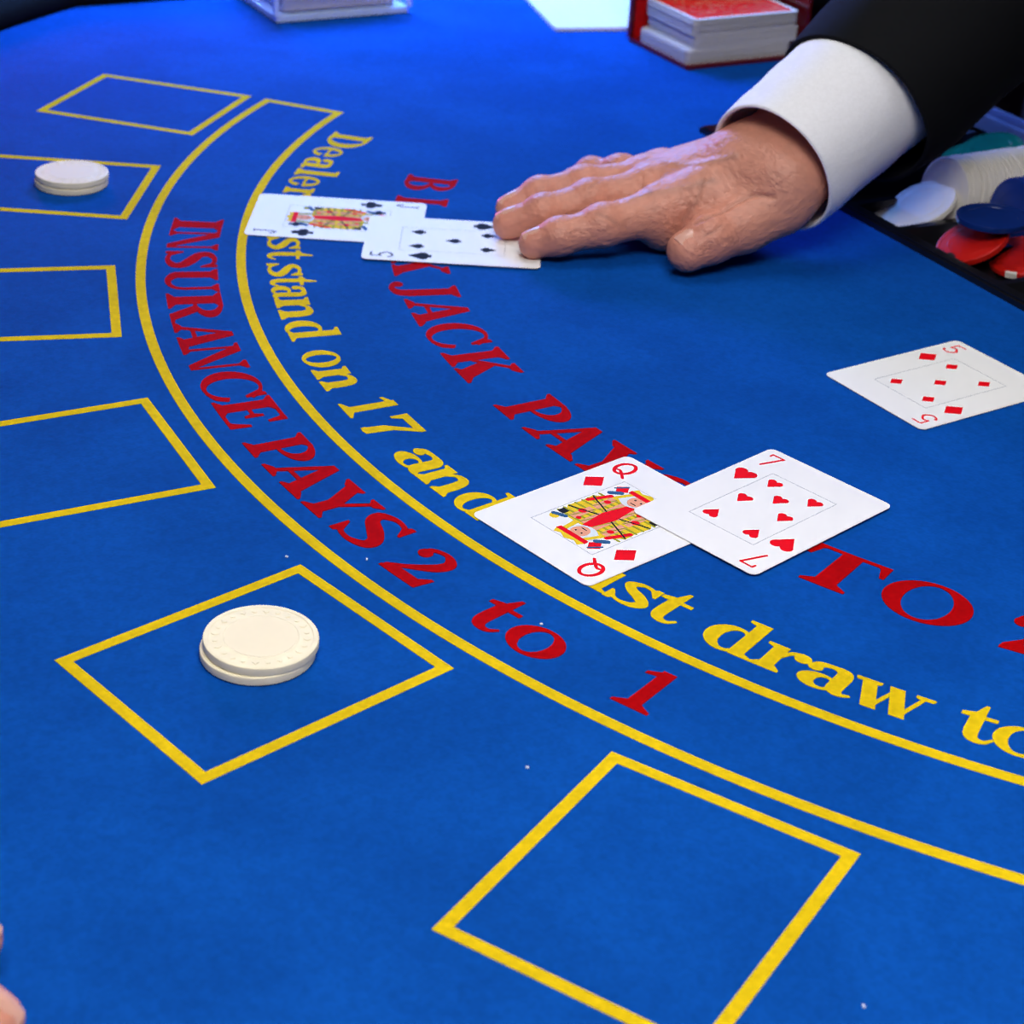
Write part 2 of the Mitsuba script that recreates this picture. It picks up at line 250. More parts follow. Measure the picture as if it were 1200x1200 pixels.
Z_PRINT = .00022
def arc(r, a0, a1, w, n=160):
    a = np.radians(np.linspace(a0, a1, n))
    return sg.Polygon(np.vstack([np.c_[C0[0]+(r+w/2)*np.cos(a), C0[1]+(r+w/2)*np.sin(a)], np.c_[C0[0]+(r-w/2)*np.cos(a), C0[1]+(r-w/2)*np.sin(a)][::-1]]))
def radial(a, r0, r1, w):
    e = V(math.cos(math.radians(a)), math.sin(math.radians(a)))
    return sg.LineString([C0+e*r0, C0+e*r1]).buffer(w/2, cap_style='flat')
A0, A1 = 160.85, 259.15
W_ARC, W_BOX = .0048, .0045
put(TB+'__band_outline', flat(so.unary_union([arc(R1, A0, A1, W_ARC), arc(R2, A0, A1, W_ARC), radial(A0+.2, R2-W_ARC/2, R1+W_ARC/2, W_ARC), radial(A1-.2, R2-W_ARC/2, R1+W_ARC/2, W_ARC)]), -.0005, Z_PRINT), 'm_yellow', False)
tag(TB+'__band_outline', 'two yellow arc lines closed at the end')
BOXES = [165.05, 179.25, 194.15, 209.15, 224.4, 239.65, 254.7]
for i, a in enumerate(BOXES):
    t = math.radians(a); e, s = V(math.cos(t), math.sin(t)), V(-math.sin(t), math.cos(t)); h = .0871/2
    q = lambda d: sg.Polygon([C0+e*r+s*x for r, x in ((.5822+d, -h+d), (.5822+d, h-d), (.6860-d, h-d), (.6860-d, -h+d))])
    key = TB+'__bet_box'+(f'_{i:03d}' if i else '')
    put(key, flat(q(0).difference(q(W_BOX)), -.0005, Z_PRINT), 'm_yellow', False); tag(key, 'yellow printed bet box outline')
def word(name, chars, r, cap, m, label):
    """Letters between given angles (degrees), standing on the arc of radius r with their tops towards the centre."""
    gs = []
    for ch, a0, a1, *dr_ in chars:
        def bend(x, y, a0=a0, a1=a1, r=dr_[0] if dr_ else r):
            x, y = np.asarray(x), np.asarray(y); a = np.radians(a0+(a1-a0)*x); rr = r-cap*y
            return C0[0]+rr*np.cos(a), C0[1]+rr*np.sin(a)
        gs.append(so.transform(bend, unit_glyph(ch).segmentize(.12)).buffer(0))
    key = number(TB+'__'+name)
    put(key, flat(so.unary_union(gs).simplify(.00008), -.0005, Z_PRINT), m, False); tag(key, label)
RED = ((.5595, .0263, 'm_red'), (.5082, .0245, 'm_yellow'), (.4452, .0290, 'm_red'))
for line, text, chars in (
    (0, 'INSURANCE', (('I', 183.0, 184.8), ('N', 184.75, 187.7), ('S', 187.9, 190.2), ('U', 190.4, 193.5), ('R', 193.6, 197.4), ('A', 197.2, 200.6), ('N', 200.05, 203.0), ('C', 203.2, 206.3), ('E', 206.2, 209.0))),
    (0, 'PAYS', (('P', 210.3, 212.9), ('A', 212.4, 215.75), ('Y', 215.2, 218.25), ('S', 218.25, 220.6))),
    (0, '2', (('2', 221.7, 224.0),)), (0, 'to', (('t', 226.35, 228.1), ('o', 228.25, 230.7))), (0, '1', (('1', 233.6, 235.15),)),
    (1, 'Dealer', (('D', 165.0, 168.0), ('e', 168.25, 170.2), ('a', 170.6, 172.8), ('l', 172.95, 174.25), ('e', 174.4, 176.3), ('r', 176.6, 178.4))),
    (1, 'must', (('m', 179.4, 182.6), ('u', 182.8, 185.1), ('s', 185.4, 187.4), ('t', 187.5, 189.0))),
    (1, 'stand', (('s', 189.6, 191.6), ('t', 191.6, 193.0), ('a', 192.95, 194.8), ('n', 194.7, 197.6), ('d', 197.9, 200.5))),
    (1, 'on', (('o', 201.85, 203.95), ('n', 204.1, 206.65))), (1, '17', (('1', 208.2, 209.85), ('7', 210.4, 212.55))),
    (1, 'and', (('a', 213.9, 216.6), ('n', 216.15, 218.65), ('d', 218.9, 221.2))),
    (1, 'must', (('m', 222.8, 225.8, .5035), ('u', 226.1, 229.0), ('s', 228.95, 230.9), ('t', 230.8, 232.5))),
    (1, 'draw', (('d', 233.65, 236.2), ('r', 236.15, 238.25), ('a', 238.1, 240.5), ('w', 240.15, 243.5))),
    (1, 'to', (('t', 244.55, 246.15), ('o', 246.0, 248.3))), (1, '16', (('1', 250.2, 251.7), ('6', 251.9, 254.0))),
    (2, 'BLACK', (('B', 171.8, 175.0), ('L', 176.5, 179.3), ('A', 179.6, 183.4), ('C', 183.7, 187.2), ('K', 187.7, 191.7))),
    (2, 'JACK', (('J', 192.7, 195.6), ('A', 195.6, 199.85), ('C', 199.75, 203.4), ('K', 203.9, 208.2))),
    (2, 'PAYS', (('P', 211.3, 214.9), ('A', 214.4, 218.95), ('Y', 218.2, 222.5), ('S', 222.7, 225.8))),
    (2, '3', (('3', 228.3, 231.2),)), (2, 'TO', (('T', 233.4, 237.85), ('O', 238.2, 242.8))), (2, '2', (('2', 244.6, 247.6),))):
    r, cap, m = RED[line]
    word('lettering', chars, r, cap, m, f"{('red', 'yellow', 'red')[line]} printed lettering reading {text}")
rng = np.random.default_rng(4)
lint = []
for x, y in ((-.0832, .6045), (-.0533, .6064), (.0101, .4841), (.0130, .5691), (.1047, .3862)):
    b = box(.0011, .0007, .0005, (x, y, .0003)); b.apply_transform(trimesh.transformations.rotation_matrix(rng.uniform(0, 3), (0, 0, 1), (x, y, 0))); lint.append(b)
put(TB+'__lint', cat(lint), 'm_lint', False); tag(TB+'__lint', 'white specks of lint', kind='stuff')

# ---------------- chip tray let into the table ----------------
TRAY = 'chip_tray'
PITCH_W = .042; ROWS = [.121+PITCH_W*k for k in (3, 2, 1, 0, -1, -2, -3, -4, -5, -6, -7)]; RZ, RR = .0102, .0203
cbox_ = lambda u0, u1, w0, w1, z0, z1: box(u1-u0, w1-w0, z1-z0, ((u0+u1)/2, (w0+w1)/2, (z0+z1)/2), .0008)
def tray_mesh():
    ws, zs = [TRAY_W1-.006], [.003]
    for w in ROWS:
        for t in np.linspace(-1.15, 1.15, 15):
            ws.append(w-RR*math.sin(t)); zs.append(min(.003, RZ-RR*math.cos(t)))
    ws.append(TRAY_W0+.006); zs.append(.003)
    ws, zs = np.array(ws), np.array(zs)
    o = np.argsort(-ws, kind='stable'); ws, zs = ws[o], zs[o]
    poly_ = sg.Polygon(list(zip(ws, zs))+[(ws[-1], -.02), (ws[0], -.02)]).buffer(0)
    m = flat(poly_, 0, TRAY_U1-TRAY_U0-.027)
    m.apply_transform(np.array([[0, 0, 1, TRAY_U0+.012], [1, 0, 0, 0], [0, 1, 0, 0], [0, 0, 0, 1]], float)); m.fix_normals()
    return m
put(TRAY, tray_mesh(), 'm_tray', 25, FRAME)
rim = sg.box(TRAY_U0, TRAY_W0, TRAY_U1, TRAY_W1)
rm = cat([flat(rim.difference(rim.buffer(-.009, join_style='mitre')), -.02, .0032), flat(rim.buffer(-.0015, join_style='mitre').difference(rim.buffer(-.0075, join_style='mitre')), .0032, .0044)])
put(TRAY+'__back_rail', cat([cbox_(TRAY_U1-.014, TRAY_U1-.009, TRAY_W0+.004, TRAY_W1-.004, .0034, .013), cbox_(TRAY_U1-.005, TRAY_U1-.001, TRAY_W0, TRAY_W1, .0034, .016)]), 'm_blue_sheen', False, FRAME); tag(TRAY+'__back_rail', 'two tray strips with bluish sheen in their colour')
put(TRAY+'__rim', rm, 'm_tray', False, FRAME)
tag(TRAY, 'black plastic chip tray let into the felt under the dealer sleeve', 'tray')

# ---------------- poker chips ----------------
CR, CHH = .0199, .0034
def chip_body(n=72):
    r, h = CR, CHH/2
    top = [(0, h-.00025), (.0128, h-.00025), (.0130, h-.0001), (.0134, h-.0001), (.0137, h-.0003), (.0178, h-.0003), (.0181, h), (r-.0006, h), (r-.0002, h-.0002), (r, h-.0006)]
    return lathe([(0, -h)]+[(a, -b) for a, b in top[1:]]+[(a, b) for a, b in top[::-1]], n)
def chip_studs():
    ms = []
    for k in range(24):
        a = k*math.pi/12; s = trimesh.creation.cylinder(.00105, .0004, sections=4 if k % 2 else 6); s.apply_transform(trimesh.transformations.scale_matrix(1.35 if k % 2 else 1, (0, 0, 0), (1, 0, 0)))
        s.apply_transform(trimesh.transformations.rotation_matrix(a, (0, 0, 1))); s.apply_translation((.0158*math.cos(a), .0158*math.sin(a), CHH/2-.0002)); ms.append(s)
    return cat(ms)
def edge_spots():
    ms = []
    for k in range(6):
        a = np.linspace(k*math.pi/3-.16, k*math.pi/3+.16, 6)
        p = sg.Polygon(np.vstack([np.c_[(CR+.00012)*np.cos(a), (CR+.00012)*np.sin(a)], np.c_[.0182*np.cos(a), .0182*np.sin(a)][::-1]]))
        ms.append(flat(p, -CHH/2+.0003, CHH/2+.00006))
    return cat(ms)
CHIP, STUDS, SPOTS = chip_body(), chip_studs(), edge_spots()
INLAY = lathe([(0, 0), (.0124, 0), (.0124, .00012), (0, .00012)], 40)
D_BODY = {c: mikit.ply(CHIP, c, smooth=35) for c in ('m_ivory', 'm_chip_white', 'm_chip_blue', 'm_chip_navy', 'm_chip_red', 'm_chip_green')}
D_STUD, D_SPOT, D_INLAY = mikit.ply(STUDS, 'm_ivory', smooth=False), mikit.ply(SPOTS, 'm_chip_white', smooth=False), mikit.ply(INLAY, 'm_ivory_inlay', smooth=30)
def chip(p, zdir, body, label, group=None, studs=False, spots=False, xh=(1, 0, 0)):
    key = number('poker_chip'); m = pose(p, zdir, xh); tm = T(m.tolist())
    scene[key] = {**D_BODY[body], 'to_world': tm}
    if studs: scene[key+'__stud_ring'] = {**D_STUD, 'to_world': tm}
    if spots: scene[key+'__edge_spots'] = {**D_SPOT, 'to_world': tm}; tag(key+'__edge_spots', 'white edge spots')
    if studs: scene[key+'__inlay'] = {**D_INLAY, 'to_world': T((m @ trimesh.transformations.translation_matrix((0, 0, CHH/2-.00025))).tolist())}
    tag(key, label, 'poker chip', group)
chip((-.0842, .5388, CHH/2+.0002), (0, 0, 1), 'm_ivory', 'ivory poker chip at the bottom of the pair in the nearer bet box', studs=True)
chip((-.0832, .5396, CHH*1.5+.0003), (0.015, -.01, 1), 'm_ivory', 'ivory poker chip on top of the pair in the nearer bet box', studs=True, xh=(1, .3, 0))
chip((-.2545, .9885, CHH/2+.0002), (0, 0, 1), 'm_ivory', 'ivory poker chip at the bottom of the pair in the far left bet box', studs=True)
chip((-.2541, .9888, CHH*1.5+.0003), (0, 0.01, 1), 'm_ivory', 'ivory poker chip on top of the pair in the far left bet box', studs=True, xh=(1, .5, 0))
# rows of chips standing on edge in the tray
E3 = V(*E30, 0); W3 = V(*E120, 0); UP = V(0, 0, 1)
rr = np.random.default_rng(11)
ROWSET = [(.121, -.082, 60, 'm_chip_white', 'white poker chip standing on edge in the white row of the tray'), (.079, -.068, 14, 'm_chip_blue', 'blue poker chip standing on edge in the blue row of the tray')]
for w, u0, cnt, body, lab in ROWSET:
    u = u0
    for k in range(cnt):
        if u > TRAY_U1-.021: break
        tilt = V(rr.normal(0, .01), rr.normal(0, .02), -.10 if body == 'm_chip_white' else -.05)
        chip(at(u, w+rr.normal(0, .0004), RZ-.0001+rr.uniform(0, .0003)), -E3+tilt*-1, body, lab if k else lab.split(' standing')[0]+' at the front end of the '+lab.split()[0]+' row in the tray', 'row of '+lab.split()[0]+' chips in the tray' if k else None, spots=(body == 'm_chip_red'), xh=W3)
        u += CHH+.00025
# loose chips at the front of the tray
chip(at(-.0975, .1225, .0035), -E3*.50+UP*.86+W3*.05, 'm_chip_white', 'white poker chip slumped against the white row of the tray')
chip(at(-.1135, .1265, -.0032), -E3*.22+UP*.97+W3*.03, 'm_chip_white', 'white poker chip lying lowest in front of the white row of the tray')
chip(at(-.1150, .0590, .0068), -E3*.45+UP*.88+W3*.10, 'm_chip_red', 'red poker chip leaning at the front wall of the tray')
chip(at(-.0890, .0450, -.0005), -E3*.25+UP*.96-W3*.04, 'm_chip_red', 'red poker chip lying nearly flat beside the leaning red chip in the tray', spots=True)
chip(at(-.1035, .0590, .0190), -E3*.04+UP*.99+W3*.02, 'm_chip_navy', 'dark glossy blue poker chip lying on top of the red chips')
chip(at(-.0060, .1850, .0000), -E3*.30+UP*.94, 'm_chip_green', 'green poker chip slumped beside the white row, nearest the dealer sleeve')
chip(at(.0060, .1835, .0046), -E3*.36+UP*.92, 'm_chip_green', 'teal poker chip leaning on another beside the white row')

# ---------------- playing cards ----------------
CW, CL, CT = .063, .088, .00032
card_outline = sg.box(-CW/2+.0032, -CL/2+.0032, CW/2-.0032, CL/2-.0032).buffer(.0032, 8)
CARD = flat(card_outline, 0, CT)
def diamond(s): return sg.Polygon([(0, s*.62), (s*.46, 0), (0, -s*.62), (-s*.46, 0)])
def heart(s): return so.unary_union([sg.Point(-.25*s, .2*s).buffer(.27*s), sg.Point(.25*s, .2*s).buffer(.27*s), sg.Polygon([(-.48*s, .08*s), (.48*s, .08*s), (0, -.62*s)])])
def spade(s): return so.unary_union([sa.scale(heart(s*.95), 1, -1, origin=(0, 0)), sg.Polygon([(-.05*s, -.1*s), (.05*s, -.1*s), (.22*s, -.62*s), (-.22*s, -.62*s)])])
def club(s): return so.unary_union([sg.Point(0, .3*s).buffer(.25*s), sg.Point(-.27*s, -.08*s).buffer(.25*s), sg.Point(.27*s, -.08*s).buffer(.25*s), sg.Polygon([(-.05*s, .1*s), (.05*s, .1*s), (.2*s, -.6*s), (-.2*s, -.6*s)])])
PIP = {'diamonds': diamond, 'hearts': heart, 'spades': spade, 'clubs': club}
def thin_index(ch):
    k = lambda *p: stroke([(x, y, .085) for x, y in p], 5)
    if ch == '7': return U(k((.08, .8), (.08, .95)), rect(.04, .92, .62, 1), stroke([(.58, .95, .1), (.26, 0, .1)], smooth=False))
    if ch == '5': return U(rect(.12, .92, .58, 1), rect(.1, .5, .18, .98), stroke([(.14, .52, .08), (.36, .6, .09), (.58, .32, .1), (.4, .05, .09), (.14, .08, .08), (.08, .2, .12)], 6))
    if ch == 'Q': return U(ring(.36, .5, .38, .52, .24, .39), stroke([(.12, .2, .07), (.3, .28, .11), (.5, .16, .12), (.78, -.08, .11)], 5))
    return U(rect(.3, .15, .4, 1), rect(.2, .94, .5, 1), stroke([(.35, .2, .1), (.26, .04, .09), (.1, .1, .09), (.08, .24, .12)], 6))
def both(g): return so.unary_union([g, sa.rotate(g, 180, origin=(0, 0))])
def place(g, x, y, s=1.0, rot=0): return sa.translate(sa.rotate(sa.scale(g, s, s, origin=(0, 0)), rot, origin=(0, 0)), x, y)
def court(kind):
    """A plain two-headed court figure: half figures as flat inks, turned over for the other half. Lists (ink, outline)."""
    k = kind == 'Q'
    seg = lambda *p: sg.LineString(p)
    H = [('m_ink_yellow', sg.Polygon([(-.0150, 0), (.0150, 0), (.0156, .007), (.0105, .0136), (-.0105, .0136), (-.0156, .007)])),
         ('m_ink_olive', so.unary_union([seg((-.0152, .0008+.0032*i), (.0152, .0030+.0032*i)).buffer(.00055) for i in range(4)])),
         ('m_ink_pink', so.unary_union([sg.box(-.0102+.0056*i, .0006, -.0068+.0056*i, .0120) for i in range(4)])),
         ('m_ink_olive', so.unary_union([seg((-.0098+.0056*i, .0006), (-.0072+.0056*i, .0120)).buffer(.0003) for i in range(4)])),
         ('m_ink_red', so.unary_union([sg.Polygon([(-.0036, 0), (.0036, 0), (.0016, .0130), (-.0016, .0130)]), seg((-.0142, .0030), (-.0110, .0128)).buffer(.0010), sg.Point(.0092, .0052).buffer(.0017), sg.Point(-.0085, .0080).buffer(.0014), sg.Point(.0062, .0104).buffer(.0011)])),
         ('m_ink_black', so.unary_union([seg((-.015, .0068), (-.0035, .0022)).buffer(.00035), seg((.015, .0068), (.0035, .0022)).buffer(.00035), sg.box(.0118, .0098, .0150, .0134)])),
         ('m_ink_white', sa.translate(sa.scale(sg.Point(0, 0).buffer(1), .0060, .0058), -.0030, .0176)),
         ('m_ink_pink', sa.translate(sa.scale(sg.Point(0, 0).buffer(1), .0036, .0044), -.0016, .0176)),
         ('m_ink_yellow' if k else 'm_ink_olive', so.unary_union([seg((.0046, .0136), (.0036, .0206)).buffer(.0011), seg((-.0090, .0140), (-.0068, .0206)).buffer(.0009), sg.Point(.0128, .0172).buffer(.0019)])),
         ('m_ink_red', sg.Polygon([(-.0090, .0206), (.0056, .0206), (.0060, .0231), (-.0094, .0231)])),
         ('m_ink_yellow', sg.Polygon([(-.0090, .0231), (.0056, .0231), (.0046, .0258), (.0020, .0244), (-.0014, .0262), (-.0050, .0244), (-.0080, .0258)])),
         ('m_ink_blue', so.unary_union([seg((.0100, .0140), (.0142, .0160)).buffer(.0011), seg((-.0132, .0146), (-.0104, .0178)).buffer(.0012), seg((-.0148, .0190), (-.0118, .0238)).buffer(.0004)])),
         ('m_ink_black', so.unary_union([sg.Point(-.0030, .0182).buffer(.00045), sg.Point(.0000, .0182).buffer(.00045), seg((-.0026, .0152), (-.0004, .0152)).buffer(.00025)]))]
    return H
PIPS5 = [(-.0102, .0182), (.0102, .0182), (0, 0), (-.0102, -.0182), (.0102, -.0182)]
PIPS7 = [(-.0103, .0192), (.0103, .0192), (-.0103, 0), (.0103, 0), (0, .0100), (-.0103, -.0192), (.0103, -.0192)]
def card(p, ang, rank, suit, label, lift=0.0, tilt=None, stretch=1.0, wide=1.0):
    """ang: the direction in degrees in which the card's top points."""
    key = number('playing_card'); d = V(math.cos(math.radians(ang)), math.sin(math.radians(ang)), 0)
    z = V(0, 0, 1) if tilt is None else V(*tilt)
    m = pose(V(*p, lift), z, np.cross(d, z)) @ np.diag([wide, stretch, 1, 1])
    put(key, CARD, 'm_card', False, m)
    ink = 'm_ink_red' if suit in ('diamonds', 'hearts') else 'm_ink_black'
    Z = CT
    idx = place(thin_index(rank), -.0279, .0285, .0115)
    cp = place(PIP[suit](1), -.0236, .0158, .0098)
    for e, r_ in (('', 0), ('_001', 180)):
        put(key+'__index'+e, flat(sa.rotate(idx, r_, origin=(0, 0)), Z, Z+.00004), ink, False, m)
        put(key+'__corner_pip'+e, flat(sa.rotate(cp, r_, origin=(0, 0)), Z, Z+.00004), ink, False, m)
    fr = sg.box(-.0166, -.0264, .0166, .0264)
    put(key+'__frame_line', flat(fr.difference(fr.buffer(-.00035, join_style='mitre')), Z, Z+.00003), 'm_ink_grey', False, m)
    if rank in '57':
        for i, (x, y) in enumerate(PIPS5 if rank == '5' else PIPS7):
            put(key+'__pip'+(f'_{i:03d}' if i else ''), flat(place(PIP[suit](1), x, y, .0066, 180 if y < 0 else 0), Z, Z+.00004), ink, False, m)
    else:
        put(key+'__pip', flat(place(PIP[suit](1), -.0122, .0205, .0064), Z, Z+.00004), ink, False, m)
        put(key+'__pip_001', flat(place(PIP[suit](1), .0122, -.0205, .0064, 180), Z, Z+.00004), ink, False, m)
        inks = {}
        for i, (k, g) in enumerate(court(rank)): inks.setdefault(k, []).append((i, both(g)))
        for k, gs in inks.items():
            put(key+'__court_figure_'+k.split('_')[-1], cat([flat(g, Z, Z+.00002+.00001*i) for i, g in gs]), k, False, m); tag(key+'__court_figure_'+k.split('_')[-1], k.split('_')[-1]+' ink of the court figure')
    tag(key, label, 'playing card')
card((.0384, .6499), 42.9, 'Q', 'diamonds', 'queen of diamonds lying face up, overlapped by the seven of hearts', .0004, None, .98, 1.07)
card((.1008, .6643), 45.4, '7', 'hearts', 'seven of hearts lying face up on a corner of the queen of diamonds', .0010, None, 1.0, 1.014)
card((.1945, .7973), 34.9, '5', 'diamonds', 'five of diamonds lying face up alone at the right edge of the photo', .0004, None, .98, 1.03)
card((-.1039, .9596), 180.3, 'J', 'clubs', 'jack of clubs lying face up at the far left, partly under the five of spades', .0004, None, 1.05)
card((-.0402, .9357), 181.0, '5', 'spades', 'five of spades lying face up under the dealer fingertips', .0010, None, 1.05)

# ---------------- things at the far end ----------------
H_ = 'discard_holder'
put(H_, box(.102, .078, .003, (-.0245, .4445, .0017), .0008), 'm_red_shaded', 30, FRAME)
put(H_+'__back_wall', box(.102, .003, .075, (-.0245, .4825, .0405), .0008), 'm_red_acrylic', 30, FRAME)
put(H_+'__side_wall', box(.003, .075, .075, (.0255, .4440, .0405), .0008), 'm_red_shaded', 30, FRAME)
put(H_+'__corner_post', box(.004, .004, .075, (-.0745, .4825, .0405), .0008), 'm_red_shaded', 30, FRAME)
tag(H_, 'red acrylic discard holder with a bright and a shade coloured wall beside the dealer sleeve', 'card holder')
# the discards: loose stack, then the red-backed top card
rs = np.random.default_rng(5); st = []
for k in range(96):
    off = (.0018 if 30 < k < 62 else 0)+rs.normal(0, .0003)-(.0035 if k < 30 else 0); s = flat(sa.rotate(sa.scale(card_outline, 1, 1), 90, origin=(0, 0)).simplify(.0004), 0, .00030)
    s.apply_translation((-.0262+off, .4405+rs.normal(0, .0003), .0033+k*.00031)); st.append(s)
put('discard_stack', cat(st), 'm_card_edge', False, FRAME)
top = flat(sa.rotate(card_outline, 90, origin=(0, 0)), 0, .0003); top.apply_translation((-.0258, .4405, .0333)); put('discard_stack__top_card', top, 'm_card', False, FRAME)
bk = flat(sa.rotate(card_outline, 90, origin=(0, 0)).buffer(-.0032), 0, .00005); bk.apply_translation((-.0258, .4405, .0336)); put('discard_stack__card_back', bk, 'm_card_back', False, FRAME)
tag('discard_stack__card_back', 'red patterned card back')
tag('discard_stack', 'thick stack of discarded cards with a red back on top, in the red holder', 'card stack')
sh = sg.box(.004, .004, .116, .166).buffer(.004, 6)
shm = flat(sh, .0003, .0028); put('white_plastic_sheet', shm, 'm_paper', False, pose((.0087, 1.3692, 0), (0, 0, 1), (math.cos(.27), math.sin(.27), 0)))
tag('white_plastic_sheet', 'white rectangular plastic sheet lying on the felt behind the red holder', 'sheet')
# clear box with a pack of cards in it
def cbox(u0, u1, w0, w1, z0, z1, b=.001): return box(u1-u0, w1-w0, z1-z0, ((u0+u1)/2, (w0+w1)/2, (z0+z1)/2), b)
K = 'clear_card_box'
def sheet(p, q, r): p, q, r = V(*p), V(*q), V(*r); return (np.array([p, q, q+r-p, r]), np.array([[0, 1, 2, 3]]))
BU0, BU1, BW0, BW1, BH = -.302, -.197, .597, .672, .046
put(K+'__base', cbox(BU0, BU1, BW0, BW1, .0006, .0050), 'm_edge_glow', 30, FRAME); tag(K+'__base', 'clear acrylic base with edge glow as pale blue colour')
for i, (p, q) in enumerate((((BU0, BW0), (BU1, BW0)), ((BU1, BW0), (BU1, BW1)), ((BU1, BW1), (BU0, BW1)), ((BU0, BW1), (BU0, BW0)))):
    put(K+'__pane'+(f'_{i:03d}' if i else ''), sheet((*p, .0052), (*q, .0052), (*p, BH)), 'm_clear', False, FRAME)
    put(K+'__corner_edge'+(f'_{i:03d}' if i else ''), cbox(p[0]-.0018, p[0]+.0018, p[1]-.0018, p[1]+.0018, .0051, BH, .0006), 'm_edge_glow', 30, FRAME)
tag(K, 'clear acrylic box holding a pale pack of cards at the top edge of the photo', 'box')
pk = []
for k in range(100):
    s = flat(sa.rotate(card_outline, 90, origin=(0, 0)).simplify(.0004), 0, .0003); s.apply_translation((-.2495+rs.normal(0, .0003), .6345+rs.normal(0, .0003), .0063+k*.00031)); pk.append(s)
put('card_pack', cat(pk), 'm_pack_side', False, FRAME)
lab_ = box(.034, .0004, .016, (-.251, .6018, .024)); put('card_pack__band', lab_, 'm_ink_pink', False, FRAME); tag('card_pack__band', 'pale orange paper band')
tag('card_pack', 'pale pack of playing cards inside the clear box', 'card pack')

# ---------------- people ----------------
def surface_nets(F, org, h):
    """A closed triangle mesh of F = 0 (F < 0 inside) from samples on a regular grid."""
    ins = F < 0; n = np.array(F.shape)
    S = np.zeros(tuple(n-1)+(3,)); cnt = np.zeros(tuple(n-1))
    corner = lambda A, i, j, k: A[i:n[0]-1+i, j:n[1]-1+j, k:n[2]-1+k]
    for ax in range(3):
        o = [x for x in range(3) if x != ax]
        for p in (0, 1):
            for q in (0, 1):
                c0 = [0, 0, 0]; c0[o[0]] = p; c0[o[1]] = q; c1 = list(c0); c1[ax] = 1
                a, b = corner(F, *c0), corner(F, *c1); x = (a < 0) != (b < 0)
                t = np.where(x, a/np.where(x, a-b, 1), 0)
                P = np.zeros(S.shape); P[..., ax] = t; P[..., o[0]] += p; P[..., o[1]] += q
                S += P*x[..., None]; cnt += x
    act = cnt > 0; idx = -np.ones(act.shape, int); idx[act] = np.arange(act.sum())
    v = (np.argwhere(act)+S[act]/cnt[act][:, None])*h+org
    faces = []
    for ax in range(3):
        o = [(ax+1) % 3, (ax+2) % 3]
        sl0 = [slice(None)]*3; sl1 = [slice(None)]*3; sl0[ax] = slice(0, -1); sl1[ax] = slice(1, None)
        e = np.argwhere(ins[tuple(sl0)] != ins[tuple(sl1)])
        e = e[(e[:, o[0]] > 0) & (e[:, o[1]] > 0) & (e[:, o[0]] < n[o[0]]-1) & (e[:, o[1]] < n[o[1]]-1)]
        q = []
        for d0, d1 in ((1, 1), (0, 1), (0, 0), (1, 0)):
            c = e.copy(); c[:, o[0]] -= d0; c[:, o[1]] -= d1; q.append(idx[tuple(c.T)])
        q = np.array(q).T; fl = ~ins[tuple(e.T)]; q[fl] = q[fl][:, ::-1]
        faces += [q[:, [0, 1, 2]], q[:, [0, 2, 3]]]
    return trimesh.Trimesh(v, np.vstack(faces), process=False)
def cone(P, a, b, ra, rb):
    ab = b-a; t = np.clip(((P-a) @ ab)/(ab @ ab), 0, 1)
    return np.linalg.norm(P-a-t[..., None]*ab, axis=-1)-(ra+(rb-ra)*t)
def smin(a, b, k):
    h = np.clip(.5+.5*(b-a)/k, 0, 1); return b+(a-b)*h-k*h*(1-h)

J = dict(iM=V(.0674, .9402, .0238), iP=V(.0374, .9262, .0185), iD=V(.0152, .9207, .0130), iT=V(.0022, .9194, .0090),
         mM=V(.0624, .9643, .0265), mP=V(.0309, .9536, .0225), mD=V(.0061, .9448, .0165), mT=V(-.0121, .9440, .0096),
         rM=V(.0613, .9840, .0252), rP=V(.0274, .9813, .0210), rD=V(.0037, .9746, .0160), rT=V(-.0120, .9690, .0092),
         pM=V(.0702, 1.0029, .0225), pP=V(.0479, 1.0070, .0205), pD=V(.0318, 1.0152, .0160), pT=V(.0208, 1.0202, .0085),
         tC=V(.1278, .9395, .0330), tM=V(.1098, .9302, .0235), tI=V(.0935, .9185, .0180), tT=V(.0816, .9118, .0135),
         wR=V(.1310, .9455, .0430), wU=V(.1150, .9610, .0440), fR=V(.1700, .9880, .0657), fU=V(.1540, 1.0037, .0667))
FING = {'i': (.0118, .0108, .0092, .0078), 'm': (.0112, .0102, .0092, .0080), 'r': (.0106, .0097, .0087, .0075), 'p': (.0100, .0088, .0078, .0068)}
